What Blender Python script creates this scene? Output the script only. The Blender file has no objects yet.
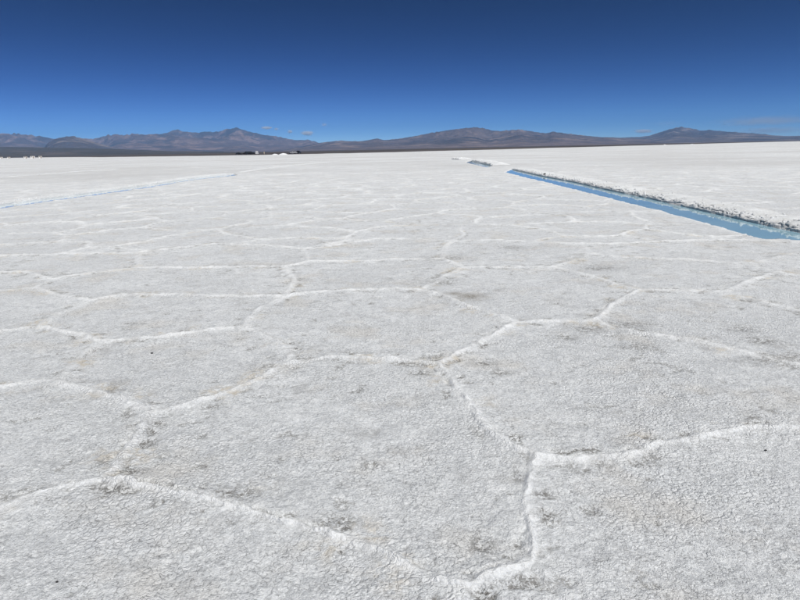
import bpy, bmesh, math, random
import numpy as np
from mathutils import Matrix, Vector

random.seed(7)
rng = np.random.default_rng(11)
scene = bpy.context.scene
COL = scene.collection

# ------------------------------------------------------------------ camera
F_PX, IMG_W, IMG_H = 601.0, 800.0, 600.0
CAM_H = 1.6
PITCH, ROLL = math.radians(14.11), math.radians(1.217)
fwd = Vector((0, math.cos(PITCH), -math.sin(PITCH)))
rt0 = Vector((1, 0, 0))
up0 = Vector((0, math.sin(PITCH), math.cos(PITCH)))
cam_r = rt0 * math.cos(ROLL) - up0 * math.sin(ROLL)
cam_u = rt0 * math.sin(ROLL) + up0 * math.cos(ROLL)
cam = bpy.data.cameras.new('camera')
cam.sensor_width = 36.0
cam.lens = 36.0 * F_PX / IMG_W
cam.clip_start, cam.clip_end = 0.05, 150000.0
cam_ob = bpy.data.objects.new('camera', cam)
COL.objects.link(cam_ob)
m = Matrix.Identity(4)
for i in range(3):
    m[i][0], m[i][1], m[i][2] = cam_r[i], cam_u[i], -fwd[i]
m[0][3], m[1][3], m[2][3] = 0.0, 0.0, CAM_H
cam_ob.matrix_world = m
scene.camera = cam_ob

# ------------------------------------------------------------------ sky, sun, exposure
SUN_EL, SUN_AZ = math.radians(58), math.radians(146)      # azimuth from +Y (view) clockwise: behind, to the right
world = bpy.data.worlds.new('World')
scene.world = world
world.use_nodes = True
wn = world.node_tree
bg = wn.nodes['Background']
sky = wn.nodes.new('ShaderNodeTexSky')
sky.sky_type = 'NISHITA'
sky.sun_disc = False
sky.sun_elevation = SUN_EL
sky.sun_rotation = SUN_AZ
sky.altitude = 3400
sky.air_density = 0.6
sky.dust_density = 0.0
sky.ozone_density = 6.0
sc_ = wn.nodes.new('ShaderNodeVectorMath'); sc_.operation = 'MULTIPLY'; sc_.inputs[1].default_value = (0.48, 0.390, 0.327)
gm_ = wn.nodes.new('ShaderNodeGamma'); gm_.inputs['Gamma'].default_value = 2.4     # thin dry air at 3400 m: a deep, saturated blue
wn.links.new(sky.outputs[0], sc_.inputs[0]); wn.links.new(sc_.outputs[0], gm_.inputs[0])
wn.links.new(gm_.outputs[0], bg.inputs[0])
bg.inputs[1].default_value = 0.075
sun = bpy.data.lights.new('sun', 'SUN')
sun.energy = 4.65
sun.angle = math.radians(0.53)
sun.color = (1.0, 0.98, 0.95)
sun_ob = bpy.data.objects.new('sun', sun)
COL.objects.link(sun_ob)
sd = Vector((math.sin(SUN_AZ) * math.cos(SUN_EL), math.cos(SUN_AZ) * math.cos(SUN_EL), math.sin(SUN_EL)))
sun_ob.rotation_euler = sd.to_track_quat('Z', 'Y').to_euler()
sun_ob.location = sd * 50
scene.view_settings.view_transform = 'Standard'
scene.view_settings.look = 'None'
scene.view_settings.exposure = 0.0
scene.view_settings.gamma = 1.0
scene.view_settings.use_curve_mapping = False
scene.cycles.use_denoising = True
scene.cycles.max_bounces = 32
scene.cycles.diffuse_bounces = 3
scene.cycles.glossy_bounces = 3
scene.cycles.volume_bounces = 16
scene.cycles.adaptive_threshold = 0.02
scene.cycles.volume_max_steps = 256

# ------------------------------------------------------------------ helpers
FW, CR, CU = np.array(fwd), np.array(cam_r), np.array(cam_u)
def ray(px, py):
    v = FW * F_PX + CR * (px - IMG_W / 2) - CU * (py - IMG_H / 2)
    return v / np.linalg.norm(v)
def gp(px, py, z=0.0):
    """where the sight line through a photo pixel meets the level z"""
    v = ray(px, py)
    t = (z - CAM_H) / v[2]
    return np.array([v[0] * t, v[1] * t])
def az_el(px, py):
    v = ray(px, py)
    return math.atan2(v[0], v[1]), v[2] / math.hypot(v[0], v[1])

def hash2(ix, iy, seed):
    h = (ix.astype(np.int64) * 374761393 + iy.astype(np.int64) * 668265263 + seed * 1442695041) & 0xFFFFFFFF
    h = ((h ^ (h >> 13)) * 1274126177) & 0xFFFFFFFF
    h = ((h ^ (h >> 16)) * 2246822519) & 0xFFFFFFFF
    return (h ^ (h >> 15)) & 0xFFFFFFFF
def rnd2(ix, iy, seed):
    return hash2(ix, iy, seed).astype(np.float64) / 4294967295.0
def noise(x, y, seed=0):
    """gradient noise, about -1..1"""
    ix, iy = np.floor(x), np.floor(y)
    fx, fy = x - ix, y - iy
    u, v = fx * fx * fx * (fx * (fx * 6 - 15) + 10), fy * fy * fy * (fy * (fy * 6 - 15) + 10)
    out = []
    for dx, dy in ((0, 0), (1, 0), (0, 1), (1, 1)):
        a = rnd2(ix + dx, iy + dy, seed) * (2 * math.pi)
        out.append(np.cos(a) * (fx - dx) + np.sin(a) * (fy - dy))
    return 1.5 * ((out[0] * (1 - u) + out[1] * u) * (1 - v) + (out[2] * (1 - u) + out[3] * u) * v)
def fbm(x, y, octv, seed=0, gain=0.5, lac=2.03):
    s, a, t = 0, 1.0, 0
    for o in range(octv):
        s = s + a * noise(x, y, seed + o * 17); t += a
        a *= gain; x, y = x * lac + 3.7, y * lac - 1.9
    return s / t
def cells(x, y, seed=0):
    """distance to the nearest jittered point, in cell units"""
    ix, iy = np.floor(x), np.floor(y)
    best = np.full(x.shape, 9.0)
    for dx in (-1, 0, 1):
        for dy in (-1, 0, 1):
            cx, cy = ix + dx, iy + dy
            qx, qy = cx + rnd2(cx, cy, seed), cy + rnd2(cx, cy, seed + 5)
            best = np.minimum(best, (x - qx) ** 2 + (y - qy) ** 2)
    return np.sqrt(best)
def sstep(a, b, x):
    t = np.clip((x - a) / (b - a), 0, 1)
    return t * t * (3 - 2 * t)

def mesh_np(name, co, quads, mat, parent=None, normals=None, attrs=None, smooth=True):
    me = bpy.data.meshes.new(name)
    nq = len(quads)
    k = quads.shape[1]
    me.vertices.add(len(co))
    me.vertices.foreach_set('co', np.ascontiguousarray(co, dtype=np.float32).ravel())
    me.loops.add(nq * k)
    me.loops.foreach_set('vertex_index', np.ascontiguousarray(quads, dtype=np.int32).ravel())
    me.polygons.add(nq)
    me.polygons.foreach_set('loop_start', np.arange(0, nq * k, k, dtype=np.int32))
    me.update(calc_edges=True)
    if smooth:
        me.polygons.foreach_set('use_smooth', np.ones(nq, dtype=bool))
    for nm, arr in (attrs or {}).items():
        a = me.attributes.new(nm, 'FLOAT', 'POINT')
        a.data.foreach_set('value', np.ascontiguousarray(arr, dtype=np.float32))
    if normals is not None:
        me.normals_split_custom_set_from_vertices(np.ascontiguousarray(normals, dtype=np.float32).tolist())
    me.materials.append(mat)
    ob = bpy.data.objects.new(name, me)
    COL.objects.link(ob)
    ob.parent = parent
    return ob
def bm_obj(name, bm, mat, parent=None, smooth=False):
    me = bpy.data.meshes.new(name)
    bm.normal_update()
    bm.to_mesh(me); bm.free()
    if smooth:
        me.polygons.foreach_set('use_smooth', np.ones(len(me.polygons), dtype=bool))
    me.materials.append(mat)
    ob = bpy.data.objects.new(name, me)
    COL.objects.link(ob); ob.parent = parent
    return ob
def tag(o, label=None, cat=None, group=None, kind=None):
    if label: o['label'] = label
    if cat: o['category'] = cat
    if group: o['group'] = group
    if kind: o['kind'] = kind
    return o
def empty(name, loc, rz=0.0):
    o = bpy.data.objects.new(name, None)
    COL.objects.link(o)
    o.location = loc; o.rotation_euler = (0, 0, rz)
    return o

# ------------------------------------------------------------------ materials
class NT:
    def __init__(s, name):
        s.m = bpy.data.materials.new(name); s.m.use_nodes = True
        s.t = s.m.node_tree; s.bsdf = s.t.nodes['Principled BSDF']; s.out = s.t.nodes['Material Output']
    def n(s, typ, **kw):
        nd = s.t.nodes.new(typ)
        for k, v in kw.items(): setattr(nd, k, v)
        return nd
    def l(s, a, b): s.t.links.new(a, b)
    def inp(s, nd, key, v):
        if hasattr(v, 'links') or isinstance(v, bpy.types.NodeSocket): s.l(v, nd.inputs[key])
        else: nd.inputs[key].default_value = v
    def math(s, op, a, b=0.0, clamp=False):
        nd = s.n('ShaderNodeMath', operation=op, use_clamp=clamp)
        s.inp(nd, 0, a); s.inp(nd, 1, b); return nd.outputs[0]
    def ramp(s, fac, lo, hi, a=0.0, b=1.0):
        nd = s.n('ShaderNodeMapRange', interpolation_type='SMOOTHSTEP')
        s.inp(nd, 0, fac); s.inp(nd, 1, lo); s.inp(nd, 2, hi); s.inp(nd, 3, a); s.inp(nd, 4, b); return nd.outputs[0]
    def noise(s, vec, scale, detail=2.0, rough=0.5, dist=0.0):
        nd = s.n('ShaderNodeTexNoise'); s.inp(nd, 'Vector', vec); s.inp(nd, 'Scale', scale)
        s.inp(nd, 'Detail', detail); s.inp(nd, 'Roughness', rough); s.inp(nd, 'Distortion', dist); return nd.outputs['Fac']
    def vor(s, vec, scale, feature='DISTANCE_TO_EDGE', rnd=1.0):
        nd = s.n('ShaderNodeTexVoronoi', feature=feature); s.inp(nd, 'Vector', vec); s.inp(nd, 'Scale', scale)
        s.inp(nd, 'Randomness', rnd); return nd.outputs['Distance']
    def mix(s, fac, a, b):
        nd = s.n('ShaderNodeMix', data_type='RGBA'); s.inp(nd, 'Factor', fac)
        s.inp(nd, 'A', a) if False else None
        for key, v in ((6, a), (7, b)):
            if isinstance(v, bpy.types.NodeSocket): s.l(v, nd.inputs[key])
            else: nd.inputs[key].default_value = (*v, 1) if len(v) == 3 else v
        return nd.outputs[2]
    def attr(s, name):
        return s.n('ShaderNodeAttribute', attribute_name=name).outputs['Fac']
    def bump(s, h, dist, strength=1.0, normal=None):
        nd = s.n('ShaderNodeBump'); s.inp(nd, 'Height', h); nd.inputs['Distance'].default_value = dist
        nd.inputs['Strength'].default_value = strength
        if normal is not None: s.l(normal, nd.inputs['Normal'])
        return nd.outputs['Normal']

def simple(name, col, rough=0.6, metal=0.0, var=0.12, scale=3.0, spec=0.5):
    t = NT(name)
    pos = t.n('ShaderNodeTexCoord').outputs['Object']
    n = t.noise(pos, scale, 4)
    dk = tuple(c * (1 - var) for c in col); lt = tuple(min(1, c * (1 + var)) for c in col)
    t.l(t.mix(t.ramp(n, 0.3, 0.7), dk, lt), t.bsdf.inputs['Base Color'])
    t.bsdf.inputs['Roughness'].default_value = rough
    t.bsdf.inputs['Metallic'].default_value = metal
    t.bsdf.inputs['Specular IOR Level'].default_value = spec
    return t.m

def salt_material(name, rubble=False):
    t = NT(name)
    pos = t.n('ShaderNodeNewGeometry').outputs['Position']
    # warped coordinates so that the crust grains are never regular
    wno = t.n('ShaderNodeTexNoise'); t.inp(wno, 'Vector', pos); t.inp(wno, 'Scale', 22.0); t.inp(wno, 'Detail', 1.0)
    off = t.n('ShaderNodeVectorMath', operation='SCALE'); t.l(wno.outputs['Color'], off.inputs[0]); off.inputs['Scale'].default_value = 0.010
    add = t.n('ShaderNodeVectorMath', operation='ADD'); t.l(pos, add.inputs[0]); t.l(off.outputs[0], add.inputs[1])
    wp = add.outputs[0]
    big = t.noise(pos, 0.35, 4, 0.55)
    mid = t.noise(pos, 3.2, 5, 0.62)
    fine = t.noise(pos, 56.0, 4, 0.74)
    grain = t.noise(pos, 210.0, 3, 0.8)
    clump = t.noise(pos, 12.0, 4, 0.6)
    e1 = t.vor(wp, 38.0)          # crust knobs about 3 cm
    e2 = t.vor(wp, 74.0)
    crack = t.math('MULTIPLY', t.ramp(e1, 0.0, 0.085, 1.0, 0.0), t.math('MULTIPLY', t.ramp(clump, 0.66, 0.44), t.ramp(fine, 0.60, 0.44)))
    crack2 = t.math('MULTIPLY', t.ramp(e2, 0.0, 0.14, 1.0, 0.0), t.ramp(mid, 0.42, 0.62))
    spk = t.math('MULTIPLY', t.ramp(grain, 0.60, 0.68), t.ramp(clump, 0.58, 0.40, 0.25, 1.0))
    col = t.mix(t.ramp(big, 0.3, 0.7), (0.635, 0.655, 0.672), (0.71, 0.73, 0.743))
    col = t.mix(t.math('MULTIPLY', t.ramp(mid, 0.42, 0.75), 0.75), col, (0.735, 0.755, 0.765))
    col = t.mix(t.math('MULTIPLY', t.ramp(fine, 0.50, 0.66), 0.75), col, (0.83, 0.85, 0.855))
    col = t.mix(t.math('MULTIPLY', t.ramp(fine, 0.48, 0.34), 0.5), col, (0.42, 0.435, 0.445))
    col = t.mix(t.math('MULTIPLY', t.ramp(clump, 0.46, 0.30), 0.45), col, (0.46, 0.48, 0.495))
    col = t.mix(t.math('MULTIPLY', t.ramp(grain, 0.42, 0.34), 0.5), col, (0.84, 0.86, 0.865))
    for sc_, amt in ((52.0, 0.55), (125.0, 0.6)):          # single grains and crystal clumps, each its own tone
        gv = t.n('ShaderNodeTexVoronoi', feature='F1'); t.l(wp, gv.inputs['Vector']); gv.inputs['Scale'].default_value = sc_
        sp = t.n('ShaderNodeSeparateXYZ'); t.l(gv.outputs['Color'], sp.inputs[0])
        col = t.mix(t.math('MULTIPLY', t.ramp(sp.outputs[0], 0.62, 1.0), amt), col, (0.87, 0.89, 0.895))
        col = t.mix(t.math('MULTIPLY', t.ramp(sp.outputs[0], 0.30, 0.0), amt * 0.8), col, (0.40, 0.415, 0.43))
    pat = t.noise(pos, 5.5, 5, 0.65)
    col = t.mix(t.math('MULTIPLY', t.ramp(pat, 0.52, 0.64), 0.4), col, (0.84, 0.855, 0.86))
    col = t.mix(t.math('MULTIPLY', t.ramp(pat, 0.47, 0.36), 0.4), col, (0.50, 0.515, 0.53))
    # warm beige iron stain in patches
    wn_ = t.noise(pos, 1.3, 5, 0.6)
    col = t.mix(t.math('MULTIPLY', t.ramp(wn_, 0.52, 0.68), 0.3), col, (0.66, 0.61, 0.53))
    col = t.mix(t.math('MULTIPLY', crack, t.ramp(wn_, 0.40, 0.60, 0.35, 0.95)), col, (0.25, 0.252, 0.255))
    col = t.mix(t.math('MULTIPLY', crack2, 0.15), col, (0.36, 0.36, 0.365))
    col = t.mix(t.math('MULTIPLY', spk, 0.8), col, (0.24, 0.235, 0.23))
    if not rubble:
        st = t.math('MULTIPLY', t.attr('stain'), t.ramp(t.noise(pos, 17.0, 4, 0.65), 0.38, 0.62))
        col = t.mix(t.math('MULTIPLY', st, 0.65), col, (0.60, 0.52, 0.39))
        dn = t.ramp(t.math('ADD', t.math('MULTIPLY', t.noise(pos, 26.0, 3, 0.7), 0.5), t.math('MULTIPLY', t.noise(pos, 95.0, 3, 0.7), 0.5)), 0.465, 0.545)
        col = t.mix(t.math('MULTIPLY', t.math('MULTIPLY', t.attr('dirt_shade'), dn), 1.15, clamp=True), col, (0.21, 0.205, 0.195))  # dirt, plus the painted shade of rim grooves and blister
        col = t.mix(t.math('MULTIPLY', t.attr('mud'), t.ramp(fine, 0.36, 0.55), clamp=True), col, (0.20, 0.165, 0.115))
        rd = t.math('MULTIPLY', t.attr('ridge'), t.ramp(t.noise(pos, 22.0, 4, 0.7), 0.32, 0.55, 0.25, 1.0))
        col = t.mix(t.math('MULTIPLY', rd, 0.85, clamp=True), col, (0.86, 0.875, 0.88))
        fl = t.ramp(t.noise(pos, 2.1, 5, 0.75), 0.57, 0.66)
        col = t.mix(t.math('MULTIPLY', fl, 0.38), col, (0.40, 0.40, 0.395))
        # beyond the modelled plates the polygon rims are only hair lines
        fv = t.n('ShaderNodeVectorMath', operation='ADD')
        wf = t.n('ShaderNodeTexNoise'); t.inp(wf, 'Vector', pos); t.inp(wf, 'Scale', 0.6); t.inp(wf, 'Detail', 3.0)
        wfo = t.n('ShaderNodeVectorMath', operation='SCALE'); t.l(wf.outputs['Color'], wfo.inputs[0]); wfo.inputs['Scale'].default_value = 1.1
        t.l(pos, fv.inputs[0]); t.l(wfo.outputs[0], fv.inputs[1])
        fe = t.vor(fv.outputs[0], 0.42)
        far = t.math('MULTIPLY', t.ramp(fe, 0.0, 0.05, 1.0, 0.0), t.attr('far'))
        far = t.math('MULTIPLY', far, t.ramp(t.noise(pos, 0.22, 3), 0.38, 0.6))
        col = t.mix(t.math('MULTIPLY', far, 0.85), col, (0.84, 0.84, 0.835))
        fp = t.math('MULTIPLY', t.ramp(t.noise(pos, 0.05, 6, 0.7), 0.38, 0.62), t.attr('far'))
        col = t.mix(t.math('MULTIPLY', fp, 0.6), col, (0.50, 0.50, 0.495))
    else:
        dn = t.ramp(t.noise(pos, 7.0, 4, 0.7), 0.54, 0.68)
        col = t.mix(0.3, col, (0.81, 0.825, 0.825))
        col = t.mix(t.math('MULTIPLY', dn, 0.3), col, (0.45, 0.45, 0.42))
    t.l(col, t.bsdf.inputs['Base Color'])
    h = t.math('ADD', fine, t.math('MULTIPLY', grain, 0.45))
    rough_ = t.math('MULTIPLY', t.ramp(pat, 0.38, 0.60, 0.35, 1.0), t.ramp(t.noise(pos, 0.9, 3), 0.40, 0.60, 0.25, 1.35))            # smooth salt here, knobbly crust there
    h = t.math('ADD', h, t.math('MULTIPLY', t.math('POWER', t.math('MINIMUM', e1, 0.35), 0.6), t.math('MULTIPLY', rough_, 0.95)))
    h = t.math('ADD', h, t.math('MULTIPLY', t.math('MINIMUM', e2, 0.3), 0.5))
    t.l(t.bump(h, 0.0155, 0.82), t.bsdf.inputs['Normal'])
    t.bsdf.inputs['Roughness'].default_value = 0.78
    t.bsdf.inputs['Specular IOR Level'].default_value = 0.3
    return t.m

SALT = salt_material('salt crust')
RUBBLE = salt_material('piled salt', True)

def water_material(c0, c1):
    t = NT('brine')
    pos = t.n('ShaderNodeNewGeometry').outputs['Position']
    n = t.noise(pos, 0.5, 3)
    t.l(t.mix(t.ramp(n, 0.3, 0.7), c0, c1), t.bsdf.inputs['Base Color'])
    t.bsdf.inputs['Roughness'].default_value = 0.03
    t.bsdf.inputs['IOR'].default_value = 1.34
    t.bsdf.inputs['Specular IOR Level'].default_value = 0.4
    t.l(t.bump(t.noise(pos, 5.0, 3), 0.004, 0.35), t.bsdf.inputs['Normal'])
    return t.m
WATER = water_material((0.25, 0.42, 0.51), (0.29, 0.46, 0.54))
PALE_WATER = water_material((0.56, 0.66, 0.69), (0.62, 0.71, 0.73))

def rock_material(name, dark, mid, pale, seed, snow_z=None):
    t = NT(name)
    g = t.n('ShaderNodeNewGeometry')
    pos = g.outputs['Position']
    mp = t.n('ShaderNodeMapping'); t.l(pos, mp.inputs[0]); mp.inputs['Location'].default_value = (seed * 1371.0, seed * 717.0, 0)
    p = mp.outputs[0]
    n1 = t.noise(p, 1 / 2600.0, 5, 0.62, 0.4)
    n2 = t.noise(p, 1 / 520.0, 5, 0.65, 0.3)
    n3 = t.noise(p, 1 / 110.0, 4, 0.7)
    col = t.mix(t.ramp(n1, 0.36, 0.66), dark, mid)
    col = t.mix(t.math('MULTIPLY', t.ramp(n2, 0.48, 0.64), 0.8), col, pale)
    col = t.mix(t.math('MULTIPLY', t.ramp(n3, 0.48, 0.66), 0.6), col, dark)
    sep = t.n('ShaderNodeSeparateXYZ'); t.l(pos, sep.inputs[0])
    if snow_z:
        sn = t.math('MULTIPLY', t.ramp(sep.outputs[2], snow_z, snow_z + 90), t.ramp(t.noise(p, 1 / 260.0, 4, 0.7), 0.5, 0.62))
        col = t.mix(t.math('MULTIPLY', sn, 0.55), col, (0.75, 0.75, 0.76))
    t.l(col, t.bsdf.inputs['Base Color'])
    t.l(t.bump(t.math('ADD', n2, t.math('MULTIPLY', n3, 0.35)), 160.0, 0.8), t.bsdf.inputs['Normal'])
    t.bsdf.inputs['Roughness'].default_value = 0.95
    t.bsdf.inputs['Specular IOR Level'].default_value = 0.1
    return t.m

# ------------------------------------------------------------------ pools dug into the salt: traced edges -> ground
def pts(lst, z=0.0): return np.array([gp(x, y, z) for x, y in lst])
WATER_Z = -0.035
def pool(near, far):
    n = pts(near); f = pts(far, WATER_Z)
    return n, f
POOLS = []
POOLS.append(pool(
    [(505, 171.9), (525, 177.3), (550, 183), (575, 189.5), (600, 195.8), (625, 202), (647, 207.5), (682, 216.5), (707, 223.5), (725, 228.6), (745, 235), (762, 238.8), (772, 239.6), (781, 239.2), (800, 240.6), (815, 243.5), (840, 250), (900, 265), (960, 279)],
    [(511, 169.4), (545, 177), (575, 182.6), (600, 188.6), (650, 199), (700, 210.6), (750, 222.2), (790, 231), (800, 233), (840, 241), (900, 254), (960, 267)]))
POOLS.append(pool(
    [(465.5, 162.3), (476, 164.6), (487, 167.2)],
    [(470, 161.2), (480, 163.3), (492, 166.0)]))
POOLS.append(pool(
    [(237, 175.2), (194.5, 179.7), (152.5, 187), (100, 194.4), (75, 197.9), (50, 201.2), (25, 204.7), (0, 208.6), (-60, 217), (-120, 225)],
    [(234, 174.1), (194.5, 178.1), (152.5, 184.8), (100, 192), (75, 195.4), (50, 198.6), (25, 201.9), (0, 205.5), (-60, 213.4), (-120, 221)]))

def inside_poly(x, y, poly):
    r = np.zeros(x.shape, bool)
    px, py = poly[:, 0], poly[:, 1]
    j = len(poly) - 1
    for i in range(len(poly)):
        if py[i] != py[j]:
            c = ((py[i] > y) != (py[j] > y)) & (x < (px[j] - px[i]) * (y - py[i]) / (py[j] - py[i]) + px[i])
            r ^= c
        j = i
    return r
def nearest_on(x, y, pl):
    best = np.full(x.shape, 1e9); cx = np.zeros(x.shape); cy = np.zeros(x.shape)
    for a, b in zip(pl[:-1], pl[1:]):
        d = b - a; L = d @ d + 1e-12
        t = np.clip(((x - a[0]) * d[0] + (y - a[1]) * d[1]) / L, 0, 1)
        qx, qy = a[0] + t * d[0], a[1] + t * d[1]
        q = (x - qx) ** 2 + (y - qy) ** 2
        m_ = q < best
        best = np.where(m_, q, best); cx = np.where(m_, qx, cx); cy = np.where(m_, qy, cy)
    return np.sqrt(best), cx, cy
def dist_polyline(x, y, pl):
    best = np.full(x.shape, 1e9)
    for a, b in zip(pl[:-1], pl[1:]):
        d = b - a; L = d @ d + 1e-12
        t = np.clip(((x - a[0]) * d[0] + (y - a[1]) * d[1]) / L, 0, 1)
        best = np.minimum(best, (x - a[0] - t * d[0]) ** 2 + (y - a[1] - t * d[1]) ** 2)
    return np.sqrt(best)

# ------------------------------------------------------------------ polygon rims traced on the ground
NODES = dict(P1=(105, 478), P2=(461, 588), P3=(534, 560), P4=(538, 457), P5=(437, 364), P6=(291, 362), P7=(150, 415),
    P8=(243, 327), P9=(101, 342), P10=(37, 327), P11=(55, 382), P12=(91, 301), P13=(34, 288), P14=(285, 297), P15=(421, 290),
    P16=(516, 322), P17=(594, 321), P18=(638, 290), P19=(722, 292), P20=(773, 272), P21=(553, 267), P22=(464, 267), P23=(442, 259),
    P24=(309, 262), P25=(283, 267), P26=(135, 268), P27=(51, 279), P28=(138, 253), P29=(215, 244), P30=(451, 242), P31=(376, 239),
    P32=(303, 249), P33=(591, 254), P34=(580, 244), P35=(748, 264),
    L1=(-90, 540), L2=(-170, 415), L3=(-70, 341), L4=(-70, 300), L5=(-90, 281), L6=(-100, 262),
    R1=(900, 445), R2=(985, 396), R3=(885, 316), R4=(935, 297), R5=(860, 246), B1=(440, 690), B2=(640, 690), B3=(-130, 720), B4=(1010, 640))
EDGES = [
    ('P1', 'P2', [(150, 487), (213, 502), (270, 518), (326, 533), (376, 549), (427, 575)]),
    ('P2', 'P3', [(501, 573)]), ('P3', 'P4', [(528, 530), (527, 500), (531, 475)]),
    ('P4', 'P5', [(515, 449), (488, 433), (468, 405), (450, 378)]),
    ('P5', 'P6', [(400, 360), (340, 357.5)]),
    ('P6', 'P7', [(250, 383), (215, 398), (180, 409)]),
    ('P7', 'P1', [(141, 430), (124, 456)]),
    ('P4', 'R1', [(575, 460), (620, 456), (660, 445), (700, 437), (745, 430), (800, 429)]),
    ('P7', 'P11', [(120, 399), (95, 392)]), ('P11', 'L2', [(30, 382), (0, 388)]),
    ('P1', 'L1', [(60, 487), (0, 507)]),
    ('P6', 'P8', [(287, 350), (276, 341), (262, 334)]),
    ('P8', 'P9', [(215, 329), (162, 337), (125, 340)]),
    ('P9', 'P10', [(81, 335)]), ('P10', 'L3', [(0, 333)]), ('P9', 'P11', [(84, 352), (66, 372)]),
    ('P10', 'P12', [(62, 312)]), ('P12', 'P13', [(60, 296)]), ('P13', 'L4', [(0, 291)]),
    ('P12', 'P14', [(121, 295.5), (180, 295), (240, 297)]),
    ('P8', 'P14', [(256, 311), (270, 304)]),
    ('P14', 'P15', [(310, 293), (345, 291), (397, 289)]),
    ('P15', 'P16', [(440, 295), (467, 306), (492, 315)]),
    ('P16', 'P5', [(490, 338), (460, 353)]),
    ('P16', 'P17', [(550, 322)]),
    ('P17', 'R2', [(605, 326), (631, 332), (699, 342), (732, 350), (773, 360), (800, 365)]),
    ('P17', 'P18', [(612, 305)]), ('P18', 'P19', [(680, 290)]),
    ('P19', 'P20', [(738, 286)]), ('P20', 'R4', [(800, 275)]), ('P19', 'R3', [(746, 299), (800, 311)]),
    ('P18', 'P21', [(621, 286), (597, 278)]), ('P21', 'P22', [(510, 267.5)]),
    ('P22', 'P15', [(444, 276)]), ('P22', 'P23', [(453, 264)]), ('P23', 'P24', [(400, 259.5), (366, 261)]),
    ('P24', 'P25', []), ('P25', 'P14', [(294, 280)]), ('P25', 'P26', [(240, 267), (190, 268)]),
    ('P26', 'P27', [(84, 274)]), ('P27', 'L5', [(24, 272), (0, 273)]), ('P27', 'P13', []),
    ('P26', 'P28', [(139, 262)]), ('P28', 'P29', [(180, 248)]), ('P28', 'L6', [(91, 253.5), (0, 256)]),
    ('P29', 'P32', [(265, 245)]), ('P32', 'P24', []), ('P32', 'P31', [(332, 246)]), ('P31', 'P30', [(420, 239.5)]),
    ('P30', 'P23', [(443, 248)]), ('P30', 'P34', [(490, 240), (540, 242)]), ('P34', 'P33', []), ('P33', 'P21', [(570, 262)]),
    ('P33', 'P35', [(614, 257), (685, 260)]), ('P35', 'P20', []), ('P34', 'R5', [(610, 244), (675, 241), (746, 240)]),
    ('P35', 'R5', [(790, 254)]),
    ('L1', 'L2', []), ('L2', 'L3', []), ('L3', 'L4', []), ('L4', 'L5', []), ('L5', 'L6', []),
    ('R1', 'R2', []), ('R2', 'R3', []), ('R3', 'R4', []), ('R4', 'R5', []),
    ('P2', 'B1', [(455, 620)]), ('P3', 'B2', [(560, 588), (585, 615)]), ('L1', 'B3', []), ('B3', 'B1', []), ('B1', 'B2', []),
    ('B2', 'B4', []), ('B4', 'R1', []),
]
FAINT = {('P9', 'P11'): 0.43, ('P10', 'P12'): 0.47, ('P27', 'P13'): 0.52, ('P26', 'P28'): 0.60, ('P32', 'P24'): 0.52, ('P34', 'P33'): 0.41, ('P33', 'P21'): 0.60,
    ('P35', 'P20'): 0.41, ('P25', 'P14'): 0.64, ('P8', 'P14'): 0.68, ('P17', 'P18'): 0.79, ('P3', 'P4'): 1.2, ('P2', 'P3'): 1.1, ('P1', 'P2'): 1.15, ('P19', 'P20'): 0.68, ('P30', 'P23'): 0.60, ('P22', 'P15'): 0.72,
    ('P7', 'P1'): 0.82, ('P6', 'P7'): 0.85, ('P18', 'P21'): 0.79, ('P6', 'P8'): 0.76, ('P3', 'B2'): 0.68, ('P2', 'B1'): 0.60, ('P19', 'R3'): 0.72, ('P16', 'P5'): 0.88, ('P17', 'R2'): 0.88, ('P35', 'R5'): 0.52}
NP = {k: gp(*v) for k, v in NODES.items()}
EP = []
for a, b, mid in EDGES:
    EP.append(np.array([NP[a]] + [gp(*q) for q in mid] + [NP[b]]))
# walk the faces of the planar graph
half = {}
for i, (a, b, mid) in enumerate(EDGES):
    for s, e, pl in ((a, b, EP[i]), (b, a, EP[i][::-1])):
        half.setdefault(s, []).append((math.atan2(pl[1][1] - pl[0][1], pl[1][0] - pl[0][0]), e, i, pl))
for k in half: half[k].sort(key=lambda q: q[0])
seen, FACES = set(), []
for s in half:
    for ang, e, i, pl in half[s]:
        if (s, i) in seen: continue
        cur, ei, path, poly = s, i, pl, []
        while (cur, ei) not in seen:
            seen.add((cur, ei))
            poly.extend(path[:-1])
            nxt = [h for h in half[cur] if h[2] == ei][0][1]
            lst = half[nxt]
            k = [q for q, h in enumerate(lst) if h[2] == ei][0]
            _, e2, ei2, path2 = lst[(k - 1) % len(lst)]
            cur, ei, path = nxt, ei2, path2
        poly = np.array(poly)
        area = 0.5 * np.sum(poly[:, 0] * np.roll(poly[:, 1], -1) - np.roll(poly[:, 0], -1) * poly[:, 1])
        if area > 0: FACES.append(poly)

# ------------------------------------------------------------------ the salt flat: one height field, fine near the camera
A_HALF = 0.93
SHORE_PX = [(-200, 161.9), (-60, 159.1), (0, 158.05), (100, 157.2), (200, 156.0), (300, 154.25), (400, 152.0), (500, 149.4), (600, 146.6), (700, 143.9), (800, 141.2), (1000, 137.0)]
sh_az, sh_r = [], []
for x, y in SHORE_PX:
    p = gp(x, y); sh_az.append(math.atan2(p[0], p[1])); sh_r.append(float(np.hypot(*p)))
def shore(az):
    r = np.interp(az, sh_az, sh_r)
    n = fbm(az * 28 + 5, az * 0 + 0.5, 4, 91)
    return r * (1 + 0.06 * n)
NCOL = 860
cols = np.linspace(-A_HALF, A_HALF, NCOL)
rr, d = [], 0.95
while d < 62:
    rr.append(d); d += d * 0.0031 * (1 + d / 26.0)
rr = np.array(rr)
frac = np.linspace(0, 1, 48)[1:] ** 1.6          # beyond 62 m the rows run out to the shore line
S = shore(cols)
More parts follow.
